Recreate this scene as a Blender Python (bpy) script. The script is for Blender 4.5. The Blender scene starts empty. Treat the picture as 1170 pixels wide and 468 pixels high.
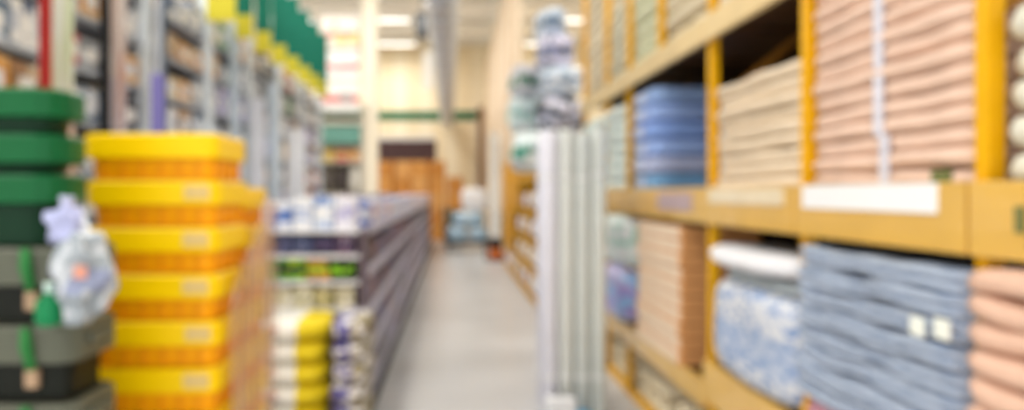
import bpy, bmesh, math, random
from mathutils import Vector, noise

# ------------------------------------------------------------------ camera, world, light
F, VX, VY, EYE = 800.0, 515.0, 220.0, 1.5          # focal length / vanishing point in photo pixels, eye height
sc = bpy.context.scene
C = bpy.context.collection
cd = bpy.data.cameras.new('camera'); cam = bpy.data.objects.new('camera', cd); C.objects.link(cam)
cam.location = (0, 0, EYE); cam.rotation_euler = (math.pi/2, 0, 0)
cd.sensor_width = 36; cd.lens = F/1170*36
cd.shift_x = (585-VX)/1170; cd.shift_y = (VY-234)/1170
cd.clip_start = 0.02; cd.clip_end = 200
cd.dof.use_dof = True        # the lens is focused far too near: everything is soft
cd.dof.focus_distance = 0.15; cd.dof.aperture_fstop = 8.8
sc.camera = cam
w = bpy.data.worlds.new('world'); sc.world = w; w.use_nodes = True
w.node_tree.nodes['Background'].inputs[0].default_value = (1.0, 0.99, 0.98, 1)
w.node_tree.nodes['Background'].inputs[1].default_value = 1.35
sc.view_settings.view_transform = 'Standard'; sc.view_settings.look = 'None'
sc.view_settings.gamma = 1; sc.view_settings.use_curve_mapping = False
sc.view_settings.exposure = 0.35
LAMP_W = 66.0

R = random.Random(7)
def P(px, py, Y): return ((px-VX)*Y/F, Y, EYE+(VY-py)*Y/F)
def YX(px, X): return F*X/(px-VX)                    # depth at which lateral offset X shows at column px

# ------------------------------------------------------------------ materials
def lin(c):
    if isinstance(c, str):
        c = tuple(int(c[i:i+2], 16)/255 for i in (0, 2, 4))
    return tuple((x/12.92 if x <= .04045 else ((x+.055)/1.055)**2.4) for x in c) + (1,)
MATS = {}
def mat(col, rough=.6, var=.08, scale=12, metal=0, bump=0, emit=0, coat=0):
    key = ('m', col, rough, var, scale, metal, bump, emit, coat)
    if key in MATS: return MATS[key]
    m = bpy.data.materials.new('material_'+str(col)); m.use_nodes = True
    nt = m.node_tree; b = nt.nodes['Principled BSDF']
    b.inputs['Roughness'].default_value = rough; b.inputs['Metallic'].default_value = metal; b.inputs['Specular IOR Level'].default_value = .5 if coat or metal else .2
    if coat: b.inputs['Coat Weight'].default_value = coat
    tc = nt.nodes.new('ShaderNodeTexCoord')
    n = nt.nodes.new('ShaderNodeTexNoise'); n.inputs['Scale'].default_value = scale
    nt.links.new(tc.outputs['Object'], n.inputs['Vector'])
    r = nt.nodes.new('ShaderNodeValToRGB'); c = lin(col)
    r.color_ramp.elements[0].position = .3; r.color_ramp.elements[1].position = .7
    r.color_ramp.elements[0].color = tuple(max(0, x*(1-var)) for x in c[:3])+(1,)
    r.color_ramp.elements[1].color = tuple(min(1, x*(1+var)) for x in c[:3])+(1,)
    nt.links.new(n.outputs['Fac'], r.inputs['Fac']); nt.links.new(r.outputs['Color'], b.inputs['Base Color'])
    if bump:
        bp = nt.nodes.new('ShaderNodeBump'); bp.inputs['Strength'].default_value = bump; bp.inputs['Distance'].default_value = .02
        nt.links.new(n.outputs['Fac'], bp.inputs['Height']); nt.links.new(bp.outputs['Normal'], b.inputs['Normal'])
    if emit:
        b.inputs['Emission Color'].default_value = c; b.inputs['Emission Strength'].default_value = emit
    MATS[key] = m
    return m
def printed(base, band, blot, rough=.4, lo=.35, hi=.7, scale=3.0, thr=.58, axis=2):
    """packaging print: a coloured band across the pack and blotches of a third colour"""
    key = ('p', base, band, blot, rough, lo, hi, scale, thr, axis)
    if key in MATS: return MATS[key]
    m = bpy.data.materials.new('print_'+base+band); m.use_nodes = True
    nt = m.node_tree; b = nt.nodes['Principled BSDF']; b.inputs['Roughness'].default_value = rough; b.inputs['Specular IOR Level'].default_value = .25
    tc = nt.nodes.new('ShaderNodeTexCoord'); sx = nt.nodes.new('ShaderNodeSeparateXYZ')
    nt.links.new(tc.outputs['Generated'], sx.inputs[0])
    r = nt.nodes.new('ShaderNodeValToRGB'); r.color_ramp.interpolation = 'CONSTANT'
    r.color_ramp.elements[0].color = lin(base); r.color_ramp.elements[1].color = lin(base); r.color_ramp.elements[1].position = hi
    e = r.color_ramp.elements.new(lo); e.color = lin(band)
    nt.links.new(sx.outputs[axis], r.inputs['Fac'])
    n = nt.nodes.new('ShaderNodeTexNoise'); n.inputs['Scale'].default_value = scale; n.inputs['Detail'].default_value = 1
    oi = nt.nodes.new('ShaderNodeObjectInfo'); ad = nt.nodes.new('ShaderNodeVectorMath'); ad.operation = 'ADD'
    mu = nt.nodes.new('ShaderNodeMath'); mu.operation = 'MULTIPLY'; mu.inputs[1].default_value = 37
    nt.links.new(oi.outputs['Random'], mu.inputs[0])
    nt.links.new(tc.outputs['Generated'], ad.inputs[0]); nt.links.new(mu.outputs[0], ad.inputs[1]); nt.links.new(ad.outputs[0], n.inputs['Vector'])
    gt = nt.nodes.new('ShaderNodeMath'); gt.operation = 'GREATER_THAN'; gt.inputs[1].default_value = thr
    nt.links.new(n.outputs['Fac'], gt.inputs[0])
    mx = nt.nodes.new('ShaderNodeMixRGB'); mx.inputs[2].default_value = lin(blot)
    nt.links.new(gt.outputs[0], mx.inputs[0]); nt.links.new(r.outputs['Color'], mx.inputs[1]); nt.links.new(mx.outputs[0], b.inputs['Base Color'])
    MATS[key] = m
    return m
def striped(c1, c2, scale, axis='X', rough=.6, dist=0.0):
    key = ('s', c1, c2, scale, axis, rough, dist)
    if key in MATS: return MATS[key]
    m = bpy.data.materials.new('stripe_'+c1); m.use_nodes = True
    nt = m.node_tree; b = nt.nodes['Principled BSDF']; b.inputs['Roughness'].default_value = rough
    tc = nt.nodes.new('ShaderNodeTexCoord'); wv = nt.nodes.new('ShaderNodeTexWave'); wv.bands_direction = axis
    wv.inputs['Scale'].default_value = scale; wv.inputs['Distortion'].default_value = dist
    nt.links.new(tc.outputs['Object'], wv.inputs['Vector'])
    mx = nt.nodes.new('ShaderNodeMixRGB'); mx.inputs[1].default_value = lin(c1); mx.inputs[2].default_value = lin(c2)
    nt.links.new(wv.outputs['Fac'], mx.inputs[0]); nt.links.new(mx.outputs[0], b.inputs['Base Color'])
    MATS[key] = m
    return m
def film(col, a0, a1, rough=.25):
    """cloudy plastic film, thicker and thinner in vertical streaks"""
    m = bpy.data.materials.new('film_'+col); m.use_nodes = True
    nt = m.node_tree; b = nt.nodes['Principled BSDF']; b.inputs['Base Color'].default_value = lin(col); b.inputs['Roughness'].default_value = rough
    tc = nt.nodes.new('ShaderNodeTexCoord'); mp = nt.nodes.new('ShaderNodeMapping'); mp.inputs['Scale'].default_value = (1, 14, 1.2)
    n = nt.nodes.new('ShaderNodeTexNoise'); n.inputs['Scale'].default_value = 1.5
    mr = nt.nodes.new('ShaderNodeMapRange'); mr.inputs[1].default_value = .35; mr.inputs[2].default_value = .65; mr.inputs[3].default_value = a0; mr.inputs[4].default_value = a1
    nt.links.new(tc.outputs['Object'], mp.inputs[0]); nt.links.new(mp.outputs[0], n.inputs['Vector']); nt.links.new(n.outputs['Fac'], mr.inputs[0]); nt.links.new(mr.outputs[0], b.inputs['Alpha'])
    return m

# ------------------------------------------------------------------ mesh builders
def mesh_of(bm, name, smooth=False):
    bmesh.ops.recalc_face_normals(bm, faces=bm.faces)
    me = bpy.data.meshes.new(name)
    if smooth:
        for f in bm.faces: f.smooth = True
    bm.to_mesh(me); bm.free()
    return me
def add_box(bm, x0, x1, y0, y1, z0, z1):
    vs = [bm.verts.new((x, y, z)) for x in (x0, x1) for y in (y0, y1) for z in (z0, z1)]
    for q in ((0, 1, 3, 2), (4, 6, 7, 5), (0, 4, 5, 1), (2, 3, 7, 6), (0, 2, 6, 4), (1, 5, 7, 3)):
        bm.faces.new([vs[i] for i in q])
BOX = {}
def box_me(wx, dy, hz, r=.006):
    """bevelled box, origin at the middle of its base"""
    k = (round(wx, 3), round(dy, 3), round(hz, 3), r)
    bm = bmesh.new(); add_box(bm, -wx/2, wx/2, -dy/2, dy/2, 0, hz)
    if r: bmesh.ops.bevel(bm, geom=bm.edges[:], offset=min(r, .3*min(wx, dy, hz)), segments=2, affect='EDGES', profile=.6)
    return mesh_of(bm, 'box')
def box(name, wx, dy, hz, m, parent=None, loc=(0, 0, 0), r=.006, rz=0):
    k = (round(wx, 3), round(dy, 3), round(hz, 3), r, m.name)
    if k not in BOX:
        me = box_me(wx, dy, hz, r); me.materials.append(m); BOX[k] = me
    return link(name, BOX[k], None, parent, loc, rz)
def link(name, me, m, parent=None, loc=(0, 0, 0), rz=0):
    o = bpy.data.objects.new(name, me); C.objects.link(o)
    o.location = loc; o.rotation_euler.z = rz
    if m is not None and not me.materials: me.materials.append(m)
    if parent: o.parent = parent
    return o
def span(name, x0, x1, y0, y1, z0, z1, m, parent=None, r=.004):
    """box given by its extents in the frame of the parent"""
    return box(name, x1-x0, y1-y0, z1-z0, m, parent, ((x0+x1)/2, (y0+y1)/2, z0), r)
def tag(o, label, cat, group=None):
    o['label'] = label; o['category'] = cat
    if group: o['group'] = group
    return o
def thing(name, label, cat, loc=(0, 0, 0), group=None, rz=0):
    o = bpy.data.objects.new(name, None); C.objects.link(o); o.location = loc; o.rotation_euler.z = rz
    o.empty_display_size = .1
    return tag(o, label, cat, group)
def struct(o): o['kind'] = 'structure'; return o
def soft_me(wx, dy, hz, seed, p=4.0, amp=.03, cuts=9, freq=2.2, sag=0.0):
    """stuffed, rounded and wrinkled block: bags, sacks, pillows; base at z = 0"""
    bm = bmesh.new(); bmesh.ops.create_cube(bm, size=2)
    bmesh.ops.subdivide_edges(bm, edges=bm.edges[:], cuts=cuts, use_grid_fill=True)
    off = Vector((seed*13.7, seed*5.1, seed*2.3))
    for v in bm.verts:
        c = v.co.copy(); n = (abs(c.x)**p+abs(c.y)**p+abs(c.z)**p)**(1/p); c /= n
        c.x *= wx/2; c.y *= dy/2; c.z *= hz/2
        d = noise.noise(c*freq/max(.12, (wx*dy*hz)**(1/3))+off)
        c += c.normalized()*d*amp*max(wx, dy, hz)
        c.z = min(hz/2, max(c.z, -hz/2))
        if sag: c.z -= sag*(1-(2*c.y/dy)**2)*(c.z/hz+.5)
        v.co = (c.x, c.y, c.z+hz/2)
    return mesh_of(bm, 'soft', True)
def folded_me(dx, ly, hz, seed, lobes=2, n=14, wob=.006, sag=0.0, tilt=0.0):
    """folded fabric: 'lobes' rounded folds on the front (-x) side, running along y; base z = 0, front at x = 0"""
    bm = bmesh.new(); rings = []; off = Vector((seed*7.1, seed*3.3, 0)); lh = hz/lobes
    for i in range(n+1):
        t = i/n; y = (t-.5)*ly; ring = []
        endr = min(1, min(t, 1-t)*n/1.2+.35)
        prof = []
        for k in range(lobes):
            for a in range(5):
                th = -math.pi/2+math.pi*a/4
                prof.append((lh*.5*(1-math.cos(th)) if a not in (0, 4) else lh*.62, k*lh+lh*.5+lh*.5*math.sin(th)*.98))
        prof.append((dx, hz)); prof.append((dx, 0))
        for (x, z) in prof:
            wv = noise.noise(Vector((y*6, z*9, x*2))+off)*wob
            wz = noise.noise(Vector((y*5, z*3, 3))+off)*wob
            zz = z+wz*(1 if 0 < z < hz else .2)-sag*(1-(2*y/ly)**2)*z/hz
            zz = min(hz, max(0, zz))
            ring.append(bm.verts.new((x+wv+(1-endr)*lh*.6, y, zz)))
        rings.append(ring)
    m = len(rings[0])
    for a, b in zip(rings, rings[1:]):
        for j in range(m): bm.faces.new((a[j], a[(j+1) % m], b[(j+1) % m], b[j]))
    bm.faces.new(rings[0][::-1]); bm.faces.new(rings[-1])
    me = mesh_of(bm, 'folded', True)
    return me
def tube_me(pts, r, seg=12, caps=True):
    bm = bmesh.new(); rings = []
    for i, p in enumerate(pts):
        p = Vector(p); d = (Vector(pts[min(i+1, len(pts)-1)])-Vector(pts[max(i-1, 0)])).normalized()
        u = d.orthogonal().normalized(); v = d.cross(u)
        rr = r[i] if isinstance(r, (list, tuple)) else r
        rings.append([bm.verts.new(p+u*math.cos(a*2*math.pi/seg)*rr+v*math.sin(a*2*math.pi/seg)*rr) for a in range(seg)])
    for a, b in zip(rings, rings[1:]):
        for j in range(seg): bm.faces.new((a[j], a[(j+1) % seg], b[(j+1) % seg], b[j]))
    if caps: bm.faces.new(rings[0][::-1]); bm.faces.new(rings[-1])
    return mesh_of(bm, 'tube', True)
def bar(name, a, b, t, m, parent=None):
    """square bar between two points"""
    a, b = Vector(a), Vector(b); d = b-a
    bm = bmesh.new(); add_box(bm, -t/2, t/2, -t/2, t/2, 0, d.length)
    o = link(name, mesh_of(bm, 'bar'), m, parent, a)
    o.rotation_mode = 'QUATERNION'; o.rotation_quaternion = d.to_track_quat('Z', 'Y')
    return o
def rr_loop(bm, wx, dy, z, r, seg=4):
    out = []
    for cx, cy, a0 in ((1, 1, 0), (-1, 1, 90), (-1, -1, 180), (1, -1, 270)):
        for i in range(seg+1):
            a = math.radians(a0+90*i/seg)
            out.append(bm.verts.new((cx*(wx/2-r)+r*math.cos(a), cy*(dy/2-r)+r*math.sin(a), z)))
    return out
def shell_me(rings, smooth=False, closed=True):
    """rounded-rectangle rings (wx, dy, z, r) joined in order; first and last capped"""
    bm = bmesh.new(); L = [rr_loop(bm, *q) for q in rings]
    for a, b in zip(L, L[1:]):
        n = len(a)
        for j in range(n): bm.faces.new((a[j], a[(j+1) % n], b[(j+1) % n], b[j]))
    if closed: bm.faces.new(L[0][::-1]); bm.faces.new(L[-1])
    return mesh_of(bm, 'shell', smooth)
ORD = ['topmost', 'second from top', 'third from top', 'fourth from top', 'fifth from top', 'sixth from top', 'seventh from top',
       'eighth from top', 'ninth from top', 'tenth from top', 'eleventh from top', 'twelfth from top', 'thirteenth from top', 'fourteenth from top', 'fifteenth from top']
NTH = ['first', 'second', 'third', 'fourth', 'fifth', 'sixth', 'seventh', 'eighth', 'ninth', 'tenth', 'eleventh', 'twelfth', 'thirteenth',
       'fourteenth', 'fifteenth', 'sixteenth', 'seventeenth', 'eighteenth', 'nineteenth', 'twentieth']
def nth(i):
    if i < 20: return NTH[i]
    t = {2: 'twenty', 3: 'thirty', 4: 'forty', 5: 'fifty'}[(i+1)//10]
    return t+'-'+NTH[(i+1) % 10-1] if (i+1) % 10 else {'twenty': 'twentieth', 'thirty': 'thirtieth', 'forty': 'fortieth', 'fifty': 'fiftieth'}[t]

# ------------------------------------------------------------------ the building
CEIL, BACK = 7.2, 27.0
fm = mat('d0d0d0', .26, .05, 1.3)
fl = struct(span('floor', -9, 6, -3, BACK, -.1, 0, fm, r=0))
wall_m = mat('f4e6c8', .8, .03, 2)
wb = struct(span('wall_back', -9, 6, BACK, BACK+.15, 0, CEIL, wall_m, r=0))
wl = struct(span('wall_left', -9.15, -9, -3, BACK, 0, CEIL, mat('e6e0d2', .8, .03, 2), r=0))
wr = struct(span('wall_right', 6, 6.15, -3, BACK, 0, CEIL, mat('e6e0d2', .8, .03, 2), r=0))
ce = struct(span('ceiling', -9, 6, -3, BACK, CEIL, CEIL+.1, mat('f6f2ea', .8, .03, 2), r=0))
pan = [mat('f6e9cc', .7, .02, 2), mat('f0dfbc', .7, .02, 2)]
for i in range(20):                                   # corrugated sheets of the far wall
    x = -6.2+i*.5
    span('wall_panel', x+.02, x+.48, -.04, 0, 0, CEIL-.05, pan[i % 2], wb, r=.015).location = (x+.25-wb.location.x, -.095, 0)
g = span('green_stripe', -2.9, 1.05, 0, .04, 0, .36, mat('2f6b4a', .6, .1, 3), wb, r=.004); g.location = (-.95-wb.location.x, -.14, 4.28)
d = span('downpipe', 0, .2, 0, .12, 0, 3.2, mat('8a6248', .6), wb, r=.02); d.location = (1.15-wb.location.x, -.2, 1.6)
bm_c = mat('e2dccf', .7, .05, 3)
for i in range(10):                                   # roof purlins
    o = span('purlin', -9, 6, -.06, .06, 0, .22, bm_c, ce, r=.01); o.location = (0, 1.5+i*2.7-ce.location.y, -.22)
part_m = [mat('f1dcc0', .8, .04, 2), mat('e3c3a0', .8, .04, 2), mat('efe3cf', .8, .04, 2)]
pt = struct(span('wall_partition', 1.42, 1.55, 15.2, BACK-.3, 0, 6.6, part_m[0], r=0))
for i in range(14):
    o = span('partition_panel', 0, .1, 0, .74, 0, 6.5, part_m[i % 3], pt, r=.03)
    o.location = (-.11, 15.6+i*.8-pt.location.y, .02)

def lamp(x, y, i, row):
    t = thing('ceiling_lamp', 'white fluorescent batten lamp, %s along the %s row under the ceiling' % (nth(i), row), 'lamp', (x, y, CEIL-.42), 'fluorescent lamps under the ceiling')
    box('housing', 1.5, .22, .09, mat('f2f2ef', .4), t, (0, 0, .05), .01)
    for s in (-1, 1):
        link('tube', tube_me([(-.72, s*.06, .02), (.72, s*.06, .02)], .022, 8), mat('fffdf6', .3, 0, 1, emit=1.6), t)
        link('hanger', tube_me([(s*.6, 0, .13), (s*.6, 0, .42)], .006, 6), mat('b8b8b8', .4, metal=.6), t)
    l = bpy.data.lights.new('lamp_light', 'AREA'); l.shape = 'RECTANGLE'; l.size = 1.5; l.size_y = .3; l.energy = LAMP_W; l.color = (1, .985, .96)
    lo = bpy.data.objects.new('lamp_light', l); C.objects.link(lo); lo.parent = t; lo.location = (0, 0, -.02)
for row, x in (('left', -5.0), ('middle', -2.0), ('right', 3.4)):
    for i in range(8): lamp(x, .6+i*3.5, i, row)

# round air duct running along the aisle
dm = mat('c9cbce', .35, .14, 5, metal=.25)
dz = 1.5+2.75
du = thing('air_duct', 'round grey metal air duct running along the aisle under the ceiling', 'duct', (-.13, 4, dz))
for k in range(22):
    link('duct_section', tube_me([(0, k*1.03, 0), (0, k*1.03+1.0, 0)], .235, 24), dm, du)
    link('joint_ring', tube_me([(0, k*1.03+.985, 0), (0, k*1.03+1.045, 0)], .252, 24), mat('d5d6d6', .35, metal=.6), du)
for k in range(6): link('hanger_rod', tube_me([(0, 2+k*4, .23), (0, 2+k*4, CEIL-dz)], .012, 6), mat('9a9a9a', .4, metal=.7), du)
t = thing('hanging_heater', 'dark grey box unit hanging left of the round air duct', 'heater', P(482, 48, 15))
box('housing', .26, .3, .5, mat('4a4c50', .5), t, (0, 0, .1), .03)
box('grille', .2, .02, .32, mat('85888c', .4), t, (0, -.16, .2), .01)
link('hanger_rod', tube_me([(0, 0, .6), (0, 0, CEIL-t.location.z)], .015, 6), mat('a0a0a0', .4), t)
t = thing('hanging_sign', 'narrow white blank sign hanging beside the round air duct', 'sign', P(489, 102, 18))
box('board', .24, .05, .95, mat('f2efe8', .5, .02), t, (0, 0, 0), .015)
for s in (-1, 1): link('hanger_wire', tube_me([(s*.09, 0, .94), (s*.09, 0, CEIL-t.location.z)], .006, 6), mat('a0a0a0', .4), t)

# ------------------------------------------------------------------ right: yellow shelving
YEL = mat('efb20a', .35, .06, 6)
AMB = mat('e0b356', .3, .07, 4, coat=.5)
AMB2 = mat('e6cc98', .5, .07, 4)
TAN = mat('4e3620', .6, .1, 5)
XR = 1.3
ups = [.83, 1.73, 2.60, 3.55, 4.42, 5.20, 5.94, 6.93]
rk = thing('shelving_rack', 'tall yellow steel shelving rack with amber beams along the right side', 'shelving', (XR, 0, 0))
for y in ups:
    span('upright', .01, .055, y-.0225, y+.0225, 2.386 if y == 4.42 else 0, 4.3, YEL, rk)
    span('rear_upright', .92, .99, y-.035, y+.035, 0, 4.3, YEL, rk)
    if y != 4.42: bar('brace', (.06, y, 1.96), (.48, y, 2.3), .035, mat('a4702a', .5), rk)
    bar('brace', (.08, y, 2.5), (.92, y, 3.4), .035, mat('a4702a', .5), rk)
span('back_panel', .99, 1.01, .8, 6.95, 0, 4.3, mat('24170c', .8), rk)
for a, b in zip(ups, ups[1:]):
    near = b < 3.6
    lo0, lo1 = (.46, .66) if near else (.41, .54)
    a1, b1 = a+.006, b-.006
    span('lower_beam', -.025, .008, a1, b1, lo0, lo1, AMB, rk)
    span('lower_shelf', .01, .95, a1+.04, b1-.04, lo1-.05, lo1-.015, TAN, rk)
    span('middle_beam', -.025, .008, a1, b1, 1.345, 1.528, AMB, rk)
    span('middle_shelf', .01, .95, a1+.04, b1-.04, 1.47, 1.513, TAN, rk)
    span('upper_beam', -.025, .008, a1, b1, 2.262, 2.385, AMB2, rk)
    span('upper_shelf', .01, .95, a1+.04, b1-.04, 2.33, 2.37, TAN, rk)
    span('top_beam', -.025, .008, a1, b1, 3.5, 3.62, AMB2, rk)
LO_N, LO_F, MID, UP = .645, .525, 1.513, 2.37
# thin strips added on the middle beam, coloured as its glare and reflections
def glare_strip(y0, y1, z0, z1, label, m):
    o = tag(span('painted_glare', XR-.031, XR-.0255, y0, y1, z0, z1, m, r=.001), label, 'painted glare', 'painted glare strips on the middle beam')
glare_strip(1.83, 2.53, 1.445, 1.526, 'wide glossy white painted glare strip on the middle beam under the peach quilt stack', mat('ffffff', .3, 0, 4, coat=.6))
glare_strip(2.68, 3.45, 1.45, 1.52, 'cream painted glare strip on the middle beam under the ivory blanket stack', mat('f0dfbc', .2, .04, 4, coat=.5))
glare_strip(3.7, 4.3, 1.40, 1.50, 'mauve grey painted reflection strip on the middle beam under the blue pack stack', mat('b9a3a8', .3, .05, 4))
o = tag(span('price_tag', XR-.03, XR-.0255, 1.55, 1.58, 1.41, 1.47, mat('7b7a4a', .5)), 'small olive tag on the middle beam at the far right', 'tag')

def stack(name, n, x, y0, y1, z0, h, depth, m, what, cat, group, lobes=1, wob=.008, sag=0.0, jit=.012, seed=1, marks=None):
    """pile of folded textiles; each layer is a thing of its own"""
    out = []
    for k in range(n):
        q = R.uniform(-jit, jit)
        me = folded_me(depth, (y1-y0)*(1-abs(q)), h*.985, seed*31+k, lobes, wob=wob, sag=sag)
        o = link(name, me, m if not isinstance(m, list) else m[k % len(m)], None, (x+q, (y0+y1)/2, z0+k*h))
        i = n-1-k
        tag(o, '%s, %s' % (what, ORD[i]), cat, group)
        out.append(o)
    return out
PEACH = striped('ecc7ac', 'f3d6bf', 3, 'Z', .85, 2)
PEACH2 = mat('e9cab6', .85, .08, 10, bump=.2)
IVORY = mat('ead8be', .85, .06, 10, bump=.2)
# bay between the two nearest uprights: peach quilts up to the upper beam
G1 = 'peach quilts on the middle shelf'
stack('folded_quilt', 15, XR+.02, 1.765, 2.57, MID, .0545, .6, PEACH2, 'folded peach quilt in the tall pile tied by a white band', 'quilt', G1, 1, .01, seed=1)
bm = bmesh.new()
for k in range(15): add_box(bm, -.004, .002, -.02-(.03 if k < 3 else 0), .02-(.03 if k < 3 else 0), k*.0545, k*.0545+.055)
tag(link('white_band', mesh_of(bm, 'band'), mat('dedeea', .6), None, (XR+.014, 2.15, MID)), 'white binding band down the front of the peach quilt pile', 'band')
tag(box('paper_tag', .012, .07, .035, mat('6f7a4a', .6), None, (XR+.018, 1.88, MID+.012), .002), 'small dark green paper tag at the foot of the peach pile', 'tag')
# next bay: ivory blankets
stack('folded_blanket', 9, XR+.02, 2.635, 3.515, MID, .056, .6, IVORY, 'folded ivory blanket on the middle shelf behind the peach pile', 'blanket', 'ivory blankets on the middle shelf', 1, .012, seed=2)
# nearest bay (right edge of the photo)
stack('folded_blanket', 5, XR+.02, .9, 1.69, MID, .086, .6, mat('e9e6d6', .85, .05, 8, bump=.2), 'thick off-white blanket at the right photo edge on the middle shelf', 'blanket', 'off-white blankets at the right edge', 1, .01, seed=3)
stack('folded_quilt', 10, XR-.06, .88, 1.715, LO_N+.02, .066, .62, mat('e6bfa8', .85, .08, 10, bump=.2), 'folded salmon quilt on the lower shelf at the right edge', 'quilt', 'salmon quilts on the lower shelf', 1, .016, seed=4)
# grey-blue blankets bulging over the lower shelf
GB = striped('8a9ab4', 'b4c0d2', 9, 'Z', .9, 6)
PK = mat('c48f9c', .85, .08, 10)
zs = LO_N+.02
o = stack('folded_blanket', 1, XR-.05, 1.75, 2.52, zs, .125, .62, PK, 'folded dusty pink blanket under the grey-blue blanket pile', 'blanket', 'blankets in the grey-blue pile', 1, .014, seed=5)
o[0]['label'] = 'folded dusty pink blanket under the grey-blue blanket pile'
stack('folded_blanket', 8, XR-.06, 1.735, 2.53, zs+.125, .0655, .62, GB, 'folded grey-blue melange blanket on the lower shelf', 'blanket', 'blankets in the grey-blue pile', 2, .016, .012, seed=6)
for k, (px, py) in enumerate(((1047, 374), (1075, 377))):
    Y = YX(px, XR-.075); p = P(px, py, Y)
    tag(box('price_sticker', .008, .052, .05, mat('f4f9ee', .5), None, (XR-.072, Y, p[2]-.022), .002), 'pale %s price sticker on the grey-blue blanket pile' % ('left' if k == 0 else 'right'), 'sticker', 'stickers on the grey-blue pile')
# patterned bag with a white pillow over it
t = thing('bedding_bag', 'clear bedding bag with blue and white floral print on the lower shelf', 'bag', (XR+.2, 2.985, LO_N+.02))
link('bag_body', soft_me(.5, .84, .44, 3, 6, .03), printed('d9dde4', 'b9c6dc', '86a0cc', .25, .25, .6, 14, .55), t)
link('bag_top', soft_me(.46, .8, .06, 8, 5, .03), mat('a9b3b8', .5), t, (.01, 0, .43))
tag(link('white_pillow', soft_me(.5, .92, .115, 5, 3.2, .02, sag=.02), mat('eeeff4', .7, .03), None, (XR+.16, 3.03, LO_N+.512)), 'puffy white pillow lying on the blue floral bedding bag', 'pillow')
# blue packs and beige boxes in the fourth and fifth bays
BLUE = mat('9ab6ee', .35, .08, 8)
for k in range(6):
    h = .112
    m = [mat('7cacd8', .4, .1, 8), mat('b4bee0', .4, .1, 8), BLUE, mat('8aaaea', .4, .1, 8), BLUE, mat('96b4e6', .4, .1, 8)][k]
    t = thing('fabric_pack', 'blue plastic-wrapped fabric pack on the middle shelf, %s' % ORD[5-k], 'pack', (XR+.26+R.uniform(-.008, .008), 4.70, MID+k*h), 'blue packs on the middle shelf')
    link('pack_body', soft_me(.56, .5, h*.97, 20+k, 9, .008), m, t)
    box('pack_label', .004, .2, h*.5, mat('c8d2ec', .4), t, (-.283, .02, h*.25), .001)
for col, (y0, y1) in enumerate(((3.89, 4.33),)):
    for k in range(10):
        h = .078
        t = thing('carton', 'flat tan-orange carton on the lower shelf under the blue packs, %s' % ORD[9-k], 'carton', (XR+.2, 4.35, LO_F+.01+k*h), 'tan cartons on the lower shelf')
        q = R.uniform(-.01, .01)
        box('carton_body', .44, .92, h*.96, mat('e0a268', .7, .06, 5), t, (q, 0, 0), .008)
        box('lit_front_face', .006, .86, h*.8, mat('f2dcc2', .7, .05, 5), t, (q-.222, 0, h*.08), .001)  # aisle side coloured paler, painting in the light that falls on it
MINT, PALE = mat('e4f2ec', .6, .06, 9, bump=.2), mat('eef3ec', .7, .05, 9, bump=.2)
for c, (y0, y1) in enumerate(((5.25, 5.9), (6.0, 6.88))):
    stack('folded_blanket', 7, XR-.02, y0, y1, MID, .094, .6, [PALE, MINT][c] if c else mat('e6f0ea', .7, .05, 9, bump=.2), 'pale mint blanket, %s middle-shelf pile beyond the blue packs' % ('near' if c == 0 else 'far'), 'blanket', 'pale blankets on the middle shelf', 1, .012, seed=9+c)
tag(link('bedding_bag', soft_me(.5, .96, .4, 11, 5, .03), printed('ccc6ee', 'ac9ee0', '9cc4f4', .3, .2, .7, 4, .56), None, (XR+.17, 5.46, LO_F+.012)), 'purple and blue bedding bag on the lower shelf beside tan cartons', 'bag')
tag(link('bedding_bag', soft_me(.5, .98, .4, 12, 5, .03), printed('e6f6f2', 'bfe4d8', 'f6fafa', .3, .4, .8, 4, .56), None, (XR+.17, 5.46, LO_F+.415)), 'mint and white bedding bag resting on the purple bag', 'bag')
# upper level
up_m = [mat('e9dcc0', .8, .06, 8), mat('e2d5b8', .8, .06, 8), mat('dfe0c0', .8, .06, 8), mat('d8d2ba', .8, .06, 8)]
for c, (a, b_) in enumerate(zip(ups[2:], ups[3:])):
    stack('folded_quilt', 9-(c == 3)*3, XR+.03, a+.05, b_-.05, UP, .11, .6, up_m[c % 4], 'folded cream quilt on the upper shelf, %s bay from the peach pile' % NTH[c], 'quilt', 'cream quilts on the upper shelf', 1, .012, seed=14+c)
# rolled mats under the lower shelf
for c, (a, b_) in enumerate(zip(ups[3:-1], ups[4:])):
    n = 0
    for row in range(2):
        for k in range(3):
            r = .062
            yy = a+.16+k*.21
            if yy > b_-.1: continue
            t = thing('rolled_mat', 'cream rolled mat under lower shelf, %s row, %s in %s bay past floral bag' % (('bottom', 'upper')[row], NTH[k], NTH[c]), 'mat', (XR+.06, yy, .07+row*.13), 'rolled mats under the lower shelf')
            link('mat_roll', tube_me([(0, 0, 0), (.01, 0, 0), (.6, 0, 0)], [r*.9, r, r], 14), mat('f4e6c6', .8, .06, 12), t)
            link('core_hole', tube_me([(-.004, 0, 0), (.01, 0, 0)], r*.3, 10), mat('6a5a40', .8), t)
for c, (a, b_) in enumerate(zip(ups[3:-1], ups[4:])):
    span('floor_rail', .02, .06, a+.04, b_-.04, 0, .06, YEL, rk)

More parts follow.
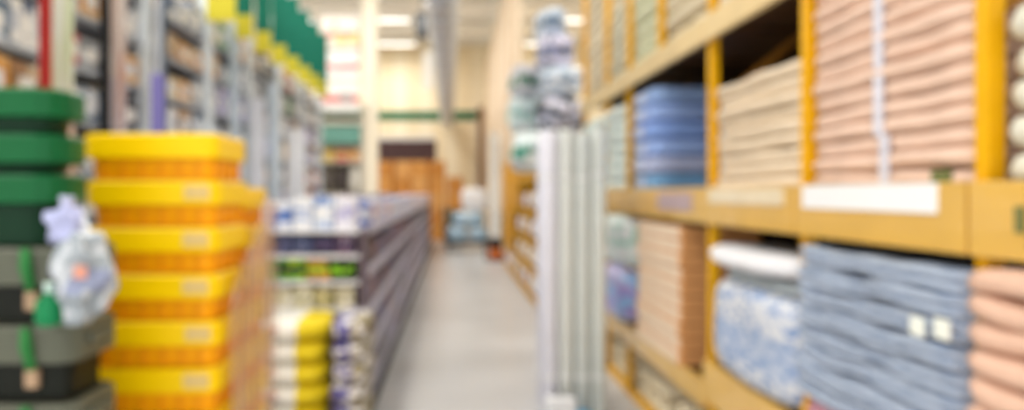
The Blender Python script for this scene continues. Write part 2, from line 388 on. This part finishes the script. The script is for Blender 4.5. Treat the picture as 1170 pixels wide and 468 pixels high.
# tall wrapped rolls standing in the aisle before the rack
i = 0
for row in range(3):
    for k in range(4):
        x = .67+k*.1105+(.055 if row % 2 else 0); y = 4.75+row*.13
        if row and k == 3: continue
        h = 1.93+R.uniform(-.03, .04)
        t = thing('fabric_roll', 'tall %s wrapped roll standing on the floor, %s row, %s from the aisle' % (('pale lavender' if k == 0 else 'pale grey'), NTH[row], NTH[k]), 'roll', (x, y, 0), 'standing wrapped rolls')
        link('roll_body', tube_me([(0, 0, 0), (0, 0, .01), (0, 0, h*.5), (.003, 0, h-.02), (.003, 0, h)], [.045, .053, .054, .053, .04], 16), mat('e4e4ee' if k == 0 else ('d6dcd8', 'dce0dc', 'd2d8d5')[(k+row) % 3], .35, .04, 8), t)
        link('roll_tie', tube_me([(0, 0, h*.83), (0, 0, h*.83+.02)], .0547, 16), mat('eef0f0', .4), t)
        link('roll_tie', tube_me([(0, 0, .25), (0, 0, .27)], .0547, 16), mat('eef0f0', .4), t)
t = thing('floor_packet', 'small blue packet on the floor before the standing rolls', 'packet', (.86, 4.62, 0))
link('packet_body', soft_me(.12, .09, .07, 4, 3, .04), mat('6fb2dc', .4), t)
box('packet_label', .06, .003, .03, mat('e8eef2', .4), t, (0, -.044, .02), .001)
tag(link('foam_block', box_me(.2, .1, .16, .02), mat('e9ebee', .7), None, (.72, 4.6, 0)), 'white foam block on the floor before the lavender roll', 'block')

# far rack on the right with sacks and bulging bags
X2 = 1.12
r2 = thing('shelving_rack', 'far golden shelving rack beyond the standing rolls on the right', 'shelving', (X2, 0, 0))
GOLD = mat('d9a01e', .4, .08, 6)
u2 = [7.3, 8.05, 10.1, 11.0, 12.1, 13.4, 14.4]
FRONT = mat('e0a010', .4, .08, 6)
for a in (11.06, 11.6, 12.16, 12.78, 13.45, 13.92): span('front_panel', -.05, -.034, a, a+.5-(a > 13)*.06, 1.28 if a < 12 else .55, 2.08, FRONT, r2)
for y in u2:
    span('upright', .0, .08, y-.04, y+.04, 0, 2.1 if y > 10 else 1.73, GOLD, r2); span('rear_upright', .8, .88, y-.04, y+.04, 0, 2.1, GOLD, r2)
L2 = [.12, .5, .88, 1.26, 1.74, 2.6, 3.5]
for a, b_ in zip(u2, u2[1:]):
    for z in L2[:5]:
        span('beam', -.03, -.002, a, b_-.005, z-.08, z, GOLD, r2); span('shelf', .0, .85, a+.045, b_-.045, z-.04, z-.002, TAN, r2)
span('side_panel', .05, .8, 14.44, 14.46, 0, 2.1, mat('c79a3a', .6), r2)
sm = [mat('eee6dc', .7, .06, 9), mat('e6d6c0', .7, .06, 9), mat('e9e4ee', .7, .06, 9)]
smesh = [soft_me(.6, .52, .26, 40+k, 3.4, .04) for k in range(3)]
for me, m in zip(smesh, sm): me.materials.append(m)
for bi, (a, b_) in enumerate(zip(u2, u2[1:])):
    for li, z in enumerate(L2[:4]):
        for k in range(max(1, int((b_-a-.1)/.54))):
            tag(link('sack', smesh[(bi+li+k) % 3], None, None, (X2+.27, a+.33+k*.56, z+.002)), 'cream sack on the far golden rack, %s shelf up, %s bay, %s in the bay' % (NTH[li], NTH[bi], NTH[k]), 'sack', 'cream sacks on the far golden rack')
bags = [  # px, py of the centre, width px, height px, Y, label, colours
    (610, 173, 50, 46, 8.5, 'mint green printed bag at the bottom of the overhanging bag heap', ('e0eeee', '5fa590', 'f0f4f4')),
    (664, 176, 40, 40, 8.9, 'lavender bag behind the mint bag in the overhanging heap', ('dcdaec', 'eceef4', '8fa8c0')),
    (600, 132, 38, 42, 9.4, 'pale turquoise bag low on the aisle side of the bag heap', ('dceef0', 'a4d0ca', 'f4f6f4')),
    (640, 134, 52, 42, 8.6, 'lilac white bag in the middle of the overhanging heap', ('e6e4f4', 'c8cae0', '3a464c')),
    (603, 94, 38, 38, 9.4, 'grey bag with dark green print on the aisle side of the heap', ('dedce2', '2f7454', 'e4e6e6')),
    (640, 96, 50, 36, 8.7, 'slate and white bag high in the overhanging heap', ('c8d6e4', '6c86a4', 'eef0f4')),
    (634, 62, 40, 36, 8.8, 'pale violet bag near the top of the overhanging heap', ('dad6ea', '9aa0c4', '4a545c')),
    (628, 30, 30, 34, 9.0, 'blue grey bag on top of the overhanging bag heap', ('b8c8da', '7288a0', 'eaeef0')),
]
for k, (px, py, wp, hp, Y, lab, cs) in enumerate(bags):
    p = P(px, py+hp/2, Y)
    if k < 2: p = (p[0], p[1], L2[4]+.003)
    t = thing('plastic_bag', lab, 'bag', p, 'bags overhanging the far rack', R.uniform(-.1, .1))
    t.rotation_euler.y = R.uniform(-.04, .04) if k > 1 else 0
    link('bag_body', soft_me(wp*Y/F*1.0, .7, hp*Y/F*.99, 60+k, 3.4, .09, 11, 2.8), printed(*cs, .3, .3, .62, 4.5, .55), t)
    link('bag_knot', tube_me([(0, -.3, hp*Y/F*.6), (.02, -.42, hp*Y/F*.66)], [.03, .07], 8), mat(cs[0], .4), t)

# ------------------------------------------------------------------ far end of the aisle
def carton(x, y, z, s, h, lab, m, grp):
    t = thing('cardboard_box', lab, 'box', (x, y, z), grp)
    box('box_body', s, s*.8, h, m, t, (0, 0, 0), .01)
    box('packing_tape', .07, s*.8+.006, h*.3, mat('d8b070', .3), t, (0, 0, h*.702), .001)
cm = [mat('cc8e48', .7, .06, 4), mat('c0803c', .7, .06, 4), mat('d49c5c', .7, .06, 4)]
for c in range(5):
    x = -2.05+c*.545; n = [5, 5, 5, 5, 4][c]
    for k in range(n):
        h = .5 if c < 4 else .5
        carton(x+R.uniform(-.02, .02), 22+(c % 2)*.08, k*h, .5, h-.006, ('orange-brown' if c < 4 or k > 1 else 'dark green')+' carton at the aisle end, %s column from left, %s' % (NTH[c], ORD[n-1-k]), cm[(c+k) % 3] if c < 4 or k > 1 else mat('34423c', .6), 'cartons at the aisle end')
t = thing('far_cabinet', 'dark brown cabinet top rising behind the cartons at the aisle end', 'cabinet', (-1.6, 24.4, 0))
span('cabinet_body', -1.0, 1.05, -.3, .3, 0, 2.5, mat('7a4d2a', .6), t, .02)
span('cabinet_header', -1.06, 1.1, -.36, .32, 2.5, 3.3, mat('4a3636', .6), t, .03)
span('cabinet_cornice', -1.0, 1.05, -.34, .3, 3.3, 3.44, mat('d8d6d2', .6), t, .02)
for s in (-1, 1): span('cabinet_door', .03 if s > 0 else -.97, .99 if s > 0 else -.03, -.325, -.3, .08, 2.45, mat('8f5f38', .6), t, .01)
for d_ in [c for c in t.children if c.name.startswith('cabinet_door')]: box('door_handle', .03, .03, .2, mat('3a2a20', .5), d_, (.4 if d_.location.x < 0 else -.4, -.028, 1.1), .006)
t = thing('pallet_trolley', 'dark flat trolley under the light blue bales at the aisle end', 'trolley', (.42, 18.3, 0))
span('deck', -.62, .62, -.4, .4, .16, .24, mat('3c4046', .6), t, .02)
for sx in (-1, 1):
    for sy in (-1, 1): link('wheel', tube_me([(sx*.48-.03, sy*.3, .08), (sx*.48+.03, sy*.3, .08)], .08, 14), mat('202226', .6), t)
for sy in (-1, 1): link('handle_post', tube_me([(-.58, sy*.35, .24), (-.6, sy*.35, 1.15)], .025, 8), mat('2e3a3e', .5), t)
link('handle_bar', tube_me([(-.6, -.35, 1.15), (-.6, .35, 1.15)], .025, 8), mat('2e3a3e', .5), t)
for k, (x, z, ww, hh) in enumerate(((-.25, .242, .52, .4), (.29, .242, .48, .4), (.05, .645, .8, .36))):
    tag(link('wrapped_bale', soft_me(ww, .7, hh, 80+k, 4, .03), printed('b4cfe2', '9fc2da', 'd8e4ec', .3, .3, .6, 3, .6), None, (.42+x, 18.3, z)), ('left lower', 'right lower', 'upper')[k]+' light blue wrapped bale on the dark trolley', 'bale', 'light blue bales on the trolley')
tag(link('white_sack', soft_me(.7, .5, .62, 85, 3, .04), mat('efeef0', .7), None, (.62, 18.3, 1.01)), 'white sack on top of the light blue bales', 'sack')
t = thing('carton_trolley', 'black hand truck with orange load beside the far rack foot', 'hand truck', P(566, 294, 15.3)); t.location.z = 0
span('toe_plate', -.16, .16, -.18, .05, .03, .06, mat('222226', .5), t, .01)
span('load_box', -.15, .15, -.16, .06, .062, .3, mat('c26a34', .6), t, .02)
span('load_bag', -.14, .14, -.15, .06, .302, .52, mat('2a2628', .6), t, .04)
for s in (-1, 1):
    link('wheel', tube_me([(s*.2-.02, .12, .09), (s*.2+.02, .12, .09)], .09, 14), mat('1c1c1e', .6), t)
    link('side_rail', tube_me([(s*.13, .09, .06), (s*.13, .16, 1.1)], .018, 8), mat('2a2a2e', .5), t)
t = thing('white_post', 'slim white post standing before the partition at the aisle end', 'post', (1.1, 17.6, 0))
span('post_shaft', -.13, .13, -.07, .07, .04, 3.0, mat('f8f7f4', .6), t, .01); span('base_plate', -.18, .18, -.13, .13, 0, .04, mat('c8c6c2', .5), t, .01)

# ------------------------------------------------------------------ left: tall grey rack with packed goods
XL = -2.2
t = thing('shelving_rack', 'tall pale grey steel rack of assorted boxes along the left side', 'shelving', (XL, 0, 0))
PG = mat('e4ecf0', .4, .04, 6); SH = mat('a4aab2', .5, .06, 6)
LY = [2.7, 3.9, 5.1, 6.4, 7.7, 9.0, 10.4, 11.9]
LV = [.1, .5, .9, 1.3, 1.62, 1.94, 2.26, 2.58, 2.9]
for y in LY:
    span('upright', -.09, .01, y-.055, y+.055, 0, 3.35, PG, t); span('rear_upright', -.75, -.68, y-.045, y+.045, 0, 3.35, PG, t)
for a, b_ in zip(LY, LY[1:]):
    for z in LV: span('shelf', -.72, -.02, a+.046, b_-.046, z-.035, z, SH, t)
span('back_panel', -.79, -.76, 2.65, 11.95, 0, 3.35, mat('4c4a48', .8), t)
kinds = [('white', ('f0eeea', 'c9ccd4', '6f7c94')), ('orange', ('d9a25a', 'c88a3c', 'efe0c4')), ('brown', ('a8805c', '8c6a4a', 'd8c2a2')), ('dark', ('3e3f45', '54545c', 'a9a9b0')),
         ('slate blue', ('5f7388', '7d90a4', 'dfe4ea')), ('lilac', ('a79fd0', '8d86c4', 'eceaf4')), ('cream', ('ece2c8', 'd8c89c', 'b9a070')), ('grey', ('a9adb2', 'c6cacd', '6c7076')),
         ('red', ('c04a3c', 'e8dcd2', '9a2e28')), ('green', ('6fa07a', 'dfe8dc', '3f7a50'))]
wt_n = [9, 6, 4, 3, 2, 1, 4, 3, 1, 1]; wt_f = [10, 2, 2, 2, 2, 5, 3, 2, 2, 1]
bay_w = ['nearest', 'second', 'third', 'fourth', 'fifth', 'sixth', 'farthest']
for bi, (a, b_) in enumerate(zip(LY, LY[1:])):
    for li, z in enumerate(LV[3:]):
        n = 4 if bi < 4 else 3; L = (b_-a-.12)/n
        for k in range(n):
            nm, cs = R.choices(kinds, wt_n if bi < 3 else wt_f)[0]
            h = R.uniform(.17, .265); dd = R.uniform(.4, .55)
            yy = a+.06+L*(k+.5)
            tt = thing('product_box', '%s box, %s shelf from top, %s bay, %s in row, left grey rack' % (nm, NTH[5-li], bay_w[bi], NTH[k]), 'box', (XL-.04-dd/2, yy, z+.001), 'boxes on the left grey rack')
            box('box_body', dd, L*.93, h, printed(cs[0], cs[1], cs[2], .5, .3, .75, 2.5, .57), tt, (0, 0, 0), .006)
            box('front_label', .003, L*.5, h*.4, mat(R.choice(['f3f1ec', 'e6e8ec', cs[2]]), .5), tt, (dd/2+.001, 0, h*.3), .001)
# upright boards leaning against the rack face
for k, (px, wpx, y0, y1, Y, col, lab) in enumerate(((52, 13, -40, 120, 3.55, 'a52a26', 'red upright panel at the left rack face'), (72, 22, -40, 130, 3.78, 'dfe3d2', 'pale green-white upright poster board beside the red panel'),
        (120, 10, -40, 190, 4.42, '1d1f22', 'black upright panel on the left rack face'), (135, 16, -40, 190, 4.55, 'e6d9cf', 'whitish upright poster board beside the black panel'),
        (184, 13, -40, 130, 5.05, '4e6072', 'dark slate upright panel above the yellow crates'), (180, 14, 85, 190, 4.9, '8c86cc', 'lilac hanging pennant under the slate panel'),
        (268, 11, 20, 215, 7.0, 'cfdbe4', 'pale blue upright board below the nearest flags'), (294, 16, 112, 235, 7.6, 'eef0f6', 'white upright board beside the pale blue board'), (312, 12, 95, 240, 8.4, 'd4e0ea', 'light blue upright board behind the white board'), (338, 20, 148, 225, 9.3, 'f2f2f4', 'white upright board at the far end below the flags'))):
    p0 = P(px, y1, Y); hh = (y1-y0)*Y/F; ww = wpx*Y/F
    t2 = thing('upright_panel', lab, 'panel', (p0[0], Y, 0 if k != 5 else p0[2]))
    top = p0[2]+hh
    box('panel_face', ww, .025, top-t2.location.z-.02, mat(col, .5, .05) if k not in (1, 3) else printed(col, {1: 'e9c9b8', 3: 'd8cfd6'}[k], {1: 'cfdcae', 3: 'c9a294'}[k], .5, .55, .75, 4, .56), t2, (0, 0, .02), .004)
    box('panel_foot' if k != 5 else 'hem_bar', ww*1.05, .05, .022, mat('70757a', .5), t2, (0, 0, 0), .004)
    if k == 5: span('hanging_strip', -.02, .02, .014, .02, hh, hh+.55, mat('c8ccd2', .5), t2, .001)

# green and yellow flags over the left rack
FG, FY = mat('14705a', .6, .08, 5), mat('d8cb3a', .6, .06, 5)
for k in range(8):
    Y = 6.25+k*.7; fw = .13 if k == 0 else .085
    t = thing('aisle_flag', 'green hanging flag with yellow lower end, %s from the camera in the row' % NTH[k], 'flag', (-2.05, Y, 3.03), 'green and yellow flags over the left rack')
    span('yellow_end', -fw, fw, -.008, .008, 0, .23, FY, t, .003)
    span('green_field', -fw, fw, -.008, .008, .23, 1.0, FG, t, .003)
    link('flag_rod', tube_me([(-.2, 0, 1.01), (fw, 0, 1.01)], .012, 8), mat('cfd2d4', .4, metal=.5), t)
    link('flag_post', tube_me([(-.215, 0, .325), (-.215, 0, 1.03)], .014, 8), mat('cfd2d4', .4, metal=.5), t)

# far left: second tall shelf with posters above it
t = thing('display_shelf', 'far display shelf with teal header beyond the green flags', 'shelving', (-2.25, 13.5, 0))
span('back_panel', -.5, .62, .3, .34, 0, 3.2, mat('d8cdb4', .7), t)
for s in (-.5, .56): span('side_post', s, s+.06, -.2, .3, 0, 3.2, mat('e8e0cc', .6), t)
span('teal_header', -.46, .54, -.24, -.2, 2.42, 2.76, mat('6fa091', .6), t, .01)
span('top_rail', -.46, .56, -.24, .3, 2.8, 2.86, mat('dcd9c6', .6), t); span('green_rail', -.46, .56, -.23, .28, 2.98, 3.06, mat('9ab49a', .6), t)
for z in (.3, .9, 1.5, 2.1): span('shelf', -.44, .56, -.2, .3, z-.04, z, mat('cfc8b4', .6), t)
hues = [('dd9a3e', 'orange'), ('d9b84a', 'yellow'), ('c8404a', 'red'), ('d88a6a', 'coral')]
for k in range(4): tag(box('product_box', .22, .26, .24, printed(hues[k][0], 'e8c26a', 'f0e0c0'), None, (-2.58+k*.25, 13.5, 2.101)), '%s box on the top shelf under the teal header' % hues[k][1], 'box', 'boxes under the teal header')
for k in range(4): tag(link('grey_sack', soft_me(.22, .3, .5, 90+k, 3, .04), mat(('4e4844', '6a625a', '574f4c', 'e4ded2')[k], .8), None, (-2.58+k*.25, 13.5, 1.502)), ('dark grey', 'taupe', 'charcoal', 'off-white')[k]+' upright sack on the far display shelf below the teal header', 'sack', 'sacks on the far display shelf')
def pack(name, x, y, z, wx, dy, h, cs, label, grp, cat, lid=None, **k):
    tt = thing(name, label, cat, (x, y, z), grp)
    box('pack_body', wx, dy, h, printed(*cs, .4, .3, .7, 3, .56), tt, (0, 0, 0), .008)
    if lid: box('pack_lid', wx*.5, dy*.5, .03, mat(lid, .4), tt, (0, 0, h), .006)
    return tt
for k, (yt, yb, cs, lab) in enumerate(((18, 55, ('f2e6da', 'e49a86', 'ecd58a'), 'upper red and yellow printed poster hanging beyond the flags'), (57, 90, ('f4f1ec', 'ee8e8a', 'f6f2ee'), 'middle white poster with a pink stripe beyond the flags'), (92, 128, ('f4f0ea', 'e0746c', 'b4a8a4'), 'lower white and red poster above the far display shelf'))):
    p = P(388, yb, 13.2)
    tt = thing('hanging_poster', lab, 'poster', p, 'posters beyond the flags')
    hh = (yb-yt)*13.2/F
    box('poster_sheet', .74, .02, hh-.03, printed(*cs, .6, .3, .52, 2.5, .6), tt, (0, 0, .01), .002)
    box('poster_rail', .78, .035, .025, mat('d8d4cc', .5), tt, (0, 0, hh-.022), .003)
    for s in (-1, 1): link('poster_wire', tube_me([(s*.3, 0, hh), (s*.3, 0, CEIL-p[2] if k == 0 else hh+.02)], .004, 5), mat('b0b0b0', .5), tt)
t = thing('cream_column', 'square cream building column left of the far wall stripe', 'column', (-1.95, 17, 0))
span('column_shaft', -.18, .18, -.18, .18, .2, 6.9, mat('efe6d0', .7, .03), t, .02); span('column_base', -.23, .23, -.23, .23, 0, .2, mat('d8cfb8', .7), t, .02); span('column_head', -.24, .24, -.24, .24, 6.9, CEIL-.001, mat('e6dcc4', .7), t, .02)

# ------------------------------------------------------------------ low gondola of packs in the middle
XG = -.56
gd = thing('gondola_shelf', 'low white gondola shelving packed with goods down the aisle centre', 'shelving', (XG, 0, 0))
WS = mat('d8d6de', .4, .03, 5)
GY0, GY1 = 4.62, 20.5
GL = [.14, .42, .70, .98, 1.265]
span('kick_base', -.86, .03, GY0, GY1, 0, .1, mat('222228', .6), gd, .01)
span('centre_panel', -.46, -.42, GY0, GY1, .1, 1.25, mat('b9b4b8', .6), gd, .004)
for z in GL: span('shelf', -.42, 0, GY0, GY1, z-.03, z, WS, gd); span('price_rail', 0, .012, GY0, GY1, z-.045, z+.005, mat('c4c2d6', .3), gd, .002)
for z in GL: span('rear_shelf', -.9, -.46, GY0, GY1, z-.03, z, WS, gd)
span('end_panel', -.92, 0, GY0-.03, GY0-.002, 0, 1.262, mat('d2d0d0', .5), gd, .004)
EL = [.79, .96, 1.12, 1.274]
for z in EL: span('end_shelf', -.95, 0, 4.28, GY0-.032, z-.02, z, WS, gd); span('end_price_rail', -.95, 0, 4.268, 4.279, z-.02, z, mat('f4f4f4', .3), gd, .001)
for s in (-.97, -.0): span('end_upright', s, s+.02, 4.28, GY0-.032, 0, 1.27, mat('6a5c68', .5), gd, .003)
pk = [('purple', ('40345a', '5a4e78', '9a90b4')), ('mauve', ('5a4c64', '786c84', '342840')), ('lilac', ('8a86a4', '6a6488', '4a3f66')), ('dark plum', ('241c28', '3a2e3a', '6a5c70')),
      ('brick red', ('74342e', '8a5a54', '301c1c')), ('charcoal', ('34343c', '4c4c58', '22222a')), ('navy', ('242c4c', '40497a', '7a84a8'))]
tp = [('white', ('eceef2', 'cdd4e6', '6f84c0')), ('blue', ('4f6fc0', 'e4e8f2', '8fa6dc')), ('pale blue', ('c4d2e8', 'eef0f4', '5f7cb4')), ('lilac', ('c8c2e0', 'eceaf2', '7f76b4')), ('white and red', ('eeeaea', 'd8a4aa', 'b0606a'))]
rows = []; y = GY0+.02
while y < GY1-.3:
    L = .3 if y < 12 else .62
    rows.append((y, L)); y += L
for li, z in enumerate(GL):
    for i, (y, L) in enumerate(rows):
        nm, cs = R.choice(tp if li == 4 else pk)
        h = R.uniform(.15, .2)
        pack('product_pack', XG-.2, y+L/2, z+.001, .36, L*.92, h, cs, '%s pack, %s shelf up, %s from near end, gondola aisle face' % (nm, NTH[li], nth(i)), 'packs on the low gondola', 'pack',
             lid=(R.choice(['a8a8b4', '3a3a44', '8a4646']) if y < 9 else None))
# end cap rows (facing the camera)
def endrow(z, hmin, hmax, cols, name, what, cat, lidc=None, n=7):
    for k in range(n):
        nm, cs = cols[k % len(cols)]
        wx = .9/n
        pack(name, XG-.93+wx*(k+.5), 4.43, z+.001, wx*.92, .24, R.uniform(hmin, hmax), cs, '%s %s, %s from left' % (nm, what, NTH[k]), 'goods on the gondola end', cat, lid=lidc)
endrow(1.274, .16, .21, [('white', ('eef0f2', '9fb4dc', 'dfe2ea')), ('pale blue', ('cdd9ea', 'f0f2f4', '6f8cc4')), ('white and lilac', ('eceaf2', 'b4b0d8', 'dfe0ea')), ('blue', ('dfe4ee', '3f66b4', '5f84c4'))], 'tissue_pack', 'pack on the top of the gondola end', 'pack')
endrow(1.12, .115, .128, [('navy', ('2f3a5c', '4a5478', '8a8aa0')), ('navy', ('343a58', '5a4a6a', '2a2a44')), ('plum', ('6a4a62', '3a3050', '9a8a9c')), ('dark blue', ('38426a', '2a3050', '6a6a8a'))], 'small_carton', 'carton on the upper shelf of the gondola end', 'carton')
endrow(.96, .128, .136, [('green and black', ('2a342e', '8acc1a', '1c2420')), ('yellow green', ('c4e010', '2c3630', 'd8ea40')), ('dark green', ('108a3c', '1c2428', '20a44c')), ('lime', ('acd01c', '2a302c', '4f9a2a')), ('green and orange', ('cf8a3a', 'a8b82a', '3c4238'))], 'seed_pack', 'pack on the middle shelf of the gondola end', 'pack', n=6)
endrow(.79, .11, .13, [('cream', ('e8e0c0', 'b8b08a', 'f0eada')), ('beige', ('d8cfa4', '9a946c', 'ece6cc')), ('straw', ('ddd09a', 'c8bc84', '8a845c'))], 'jar_carton', 'carton on the lower shelf of the gondola end', 'carton', lidc='f2f0e6')
# yellow and white bags piled before the end cap
by = printed('f2efe6', 'e8cf1c', 'f4f1ea', .4, .6, 1.1, 2.2, .8, 0)
bw = printed('a2977a', '5a5498', 'ece9ea', .4, .04, .58, 4.0, .53, 0)
for k in range(7):
    t = thing('flour_bag', 'yellow and white bag in the floor pile before the gondola, %s' % ORD[6-k], 'bag', (-.875+R.uniform(-.012, .012), 3.98, k*.116), 'yellow and white bags')
    link('bag_body', soft_me(.39, .5, .116, 100+k, 3.6, .03), by, t)
    box('red_print', .09, .004, .018, mat('b84a44', .5), t, (-.07, -.245, .066), .001)
    box('grey_print', .12, .004, .026, mat('9a9ca2', .5), t, (-.08, -.246, .03), .001)
for k in range(7):
    t = thing('flour_bag', 'white and violet bag in the floor pile at the aisle corner, %s' % ORD[6-k], 'bag', (-.56+R.uniform(-.008, .008), 4.0, k*.116), 'white and violet bags')
    link('bag_body', soft_me(.2, .48, .116, 110+k, 3.6, .03), bw, t)
    box('side_label', .004, .34, .07, mat('8f8464', .6), t, (.099, 0, .025), .001)

# ------------------------------------------------------------------ yellow crates
CW, CD, CH = .43, .36, .149
YB, YR = mat('f7a800', .4, .06, 7), mat('ffd000', .32, .03, 6)  # body more orange than the rim: interreflection put into its colour
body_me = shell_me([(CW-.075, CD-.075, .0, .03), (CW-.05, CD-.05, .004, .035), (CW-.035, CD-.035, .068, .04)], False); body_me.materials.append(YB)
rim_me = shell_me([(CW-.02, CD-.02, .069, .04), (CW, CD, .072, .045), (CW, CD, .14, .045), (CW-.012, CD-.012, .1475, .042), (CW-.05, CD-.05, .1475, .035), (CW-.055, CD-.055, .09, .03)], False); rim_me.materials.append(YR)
rib_me = box_me(.018, .012, .062, .003); rib_me.materials.append(mat('ef9a00', .4))
tag_me = box_me(.08, .003, .045, .001); tag_me.materials.append(mat('e2c27c', .5))
def crate(x, y, z, label, rz):
    t = thing('storage_crate', label, 'crate', (x, y, z), 'stacked yellow crates', rz)
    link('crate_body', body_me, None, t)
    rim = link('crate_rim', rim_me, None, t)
    for k in range(6): link('rib', rib_me, None, t, (-.15+k*.06, -(CD-.042)/2+.002, .004))
    for k in range(4): link('side_rib', rib_me, None, t, ((CW-.042)/2, -.12+k*.08, .004), math.pi/2)
    if 'front stack, topmost' not in label: link('paper_label', tag_me, None, rim, (.15, -CD/2-.0012, .088))
for k in range(11): crate(-.955+R.uniform(-.006, .006), 2.39, k*CH+.05, 'yellow plastic crate in the front stack, '+ORD[10-k], R.uniform(-.03, .03))
for k in range(10): crate(-.985+R.uniform(-.006, .006), 2.79, k*CH+.03, 'yellow plastic crate in the rear stack, '+ORD[9-k], R.uniform(-.03, .03))
for j, (y, h, nm) in enumerate(((2.39, .049, 'front'), (2.79, .029, 'rear'))):
    t = thing('pallet', 'low wooden pallet under the %s yellow crate stack' % nm, 'pallet', (-.955 if j == 0 else -.985, y, 0))
    for k in range(4): span('deck_board', -.2+k*.105, -.11+k*.105, -.17, .17, h-.015, h, TAN, t, .002)
    for k in (-.13, .13): span('runner', -.2, .2, k-.03, k+.03, 0, h-.0155, TAN, t, .002)
# cloudy stretch film along the aisle side of the crates
bm = bmesh.new(); grid = []
for i in range(25):
    rowv = []
    for j in range(19):
        y = 2.24+i*.0235; z = .06+j*(.062+.02*i/24+.006*noise.noise(Vector((y*7, 5, 2))))
        xx = -.703+.012*math.sin(i*1.9+.4*math.sin(j*.7))+.008*noise.noise(Vector((y*9, z*2, 1)))
        rowv.append(bm.verts.new((xx, y, z)))
    grid.append(rowv)
for a, b_ in zip(grid, grid[1:]):
    for j in range(18): bm.faces.new((a[j], a[j+1], b_[j+1], b_[j]))
o = link('stretch_film', mesh_of(bm, 'film', True), film('dcb898', .06, .5)); tag(o, 'cloudy stretch film hanging on the aisle side of the yellow crates', 'film')
sm_ = o.modifiers.new('thickness', 'SOLIDIFY'); sm_.thickness = .0015

# ------------------------------------------------------------------ green and grey tubs at the left edge
TW, TD = .62, .22
def tub(k, z, h, rimh, cb, cr, label, hand):
    cr_ = .05 if hand else .085
    TD = .26 if hand else .22
    t = thing('plastic_tub', label, 'tub', ((-.97 if hand else -1.02)-TW/2, 1.93 if hand else 1.91, z), 'stacked tubs at the left edge')
    link('tub_body', shell_me([(TW-.09, TD-.09, 0, cr_-.02), (TW-.07, TD-.07, .004, cr_-.015), (TW-.06, TD-.06, h-rimh, cr_-.01)]), mat(cb, .45, .1, 6), t)
    rim = link('tub_rim', shell_me([(TW-.02, TD-.02, h-rimh+.0005, cr_-.005), (TW, TD, h-rimh+.004, cr_), (TW, TD, h-.01, cr_), (TW-.014, TD-.014, h-.0015, cr_-.003), (TW-.05, TD-.05, h-.0015, cr_-.02), (TW-.06, TD-.06, h-.03, cr_-.025)]), mat(cr, .4, .06, 6), t)
    if hand:
        link('green_latch', tube_me([(.19, -TD/2-.006, h-.002), (.195, -TD/2-.012, h-rimh*.5), (.205, -TD/2-.004, h-rimh-.01)], [.012, .016, .012], 8), mat('2f7a3c', .4), rim)
        box('tan_clip', .035, .02, .05, mat('b99a7c', .6), t, (.19, -TD/2+.025, h-rimh-.065), .006)
        box('side_handle', .016, .12, .03, mat(cr, .5), t, (TW/2+.008, 0, h-rimh*.6), .006)
tops = [.34, .545, .752, .955, 1.158, 1.36]
for k, tp_ in enumerate(tops):
    base = 0 if k == 0 else tops[k-1]
    tub(k, base+.001, tp_-base-.002, .1, '14170f', '5e6052', 'olive grey plastic tub with green latch in the left edge stack, %s grey one' % ORD[5-k].replace(' from top', ''), True)  # body near black, painting in the unlit gaps between the rims
gtops = [1.55, 1.655, 1.775]
for k, tp_ in enumerate(gtops):
    base = 1.36 if k == 0 else gtops[k-1]
    tub(9, base+.001, tp_-base-.002, .078, '06301a', '0e5c30', '%s dark green plastic tub in the left edge stack' % ('lowest', 'middle', 'topmost')[k], False)
# plastic bags tucked between the stacks
bagm = printed('9aa2a8', '8f96b0', 'c4c8cc', .25, .35, .6, 3, .55)
t = thing('plastic_bag', 'crumpled white plastic bag hanging between the grey tubs and yellow crates', 'bag', (-.915, 1.735, 1.175))
link('bag_body', soft_me(.12, .11, .23, 120, 2.2, .16, 14, 3.5), bagm, t)
link('bag_handle', tube_me([(-.02, 0, .17), (-.045, .02, .25), (-.02, .03, .28), (.02, .02, .18)], .009, 8), mat('eceef2', .4), t)
box('orange_print', .03, .004, .03, mat('dc9a84', .5), t, (.03, -.062, .12), .001)
t = thing('plastic_bag', 'small lilac plastic bag tucked in front of the grey tub rim', 'bag', (-.965, 1.755, 1.365))
link('bag_body', soft_me(.085, .06, .1, 131, 2.6, .2, 12, 4.5), mat('b4b8dc', .35, .1, 20), t)
link('bag_knot', tube_me([(0, 0, .085), (.005, 0, .125)], [.008, .02], 8), mat('c4c6e2', .35), t)
t = thing('spray_bottle', 'small green bottle beside the crumpled white bag', 'bottle', (-1.005, 1.755, 1.17))
link('bottle_body', tube_me([(0, 0, 0), (0, 0, .01), (0, 0, .055), (0, 0, .075), (0, 0, .08)], [.028, .034, .034, .016, .012], 14), mat('14804c', .3), t)
link('bottle_cap', tube_me([(0, 0, .0805), (0, 0, .105)], .014, 12), mat('cfe6da', .4), t)
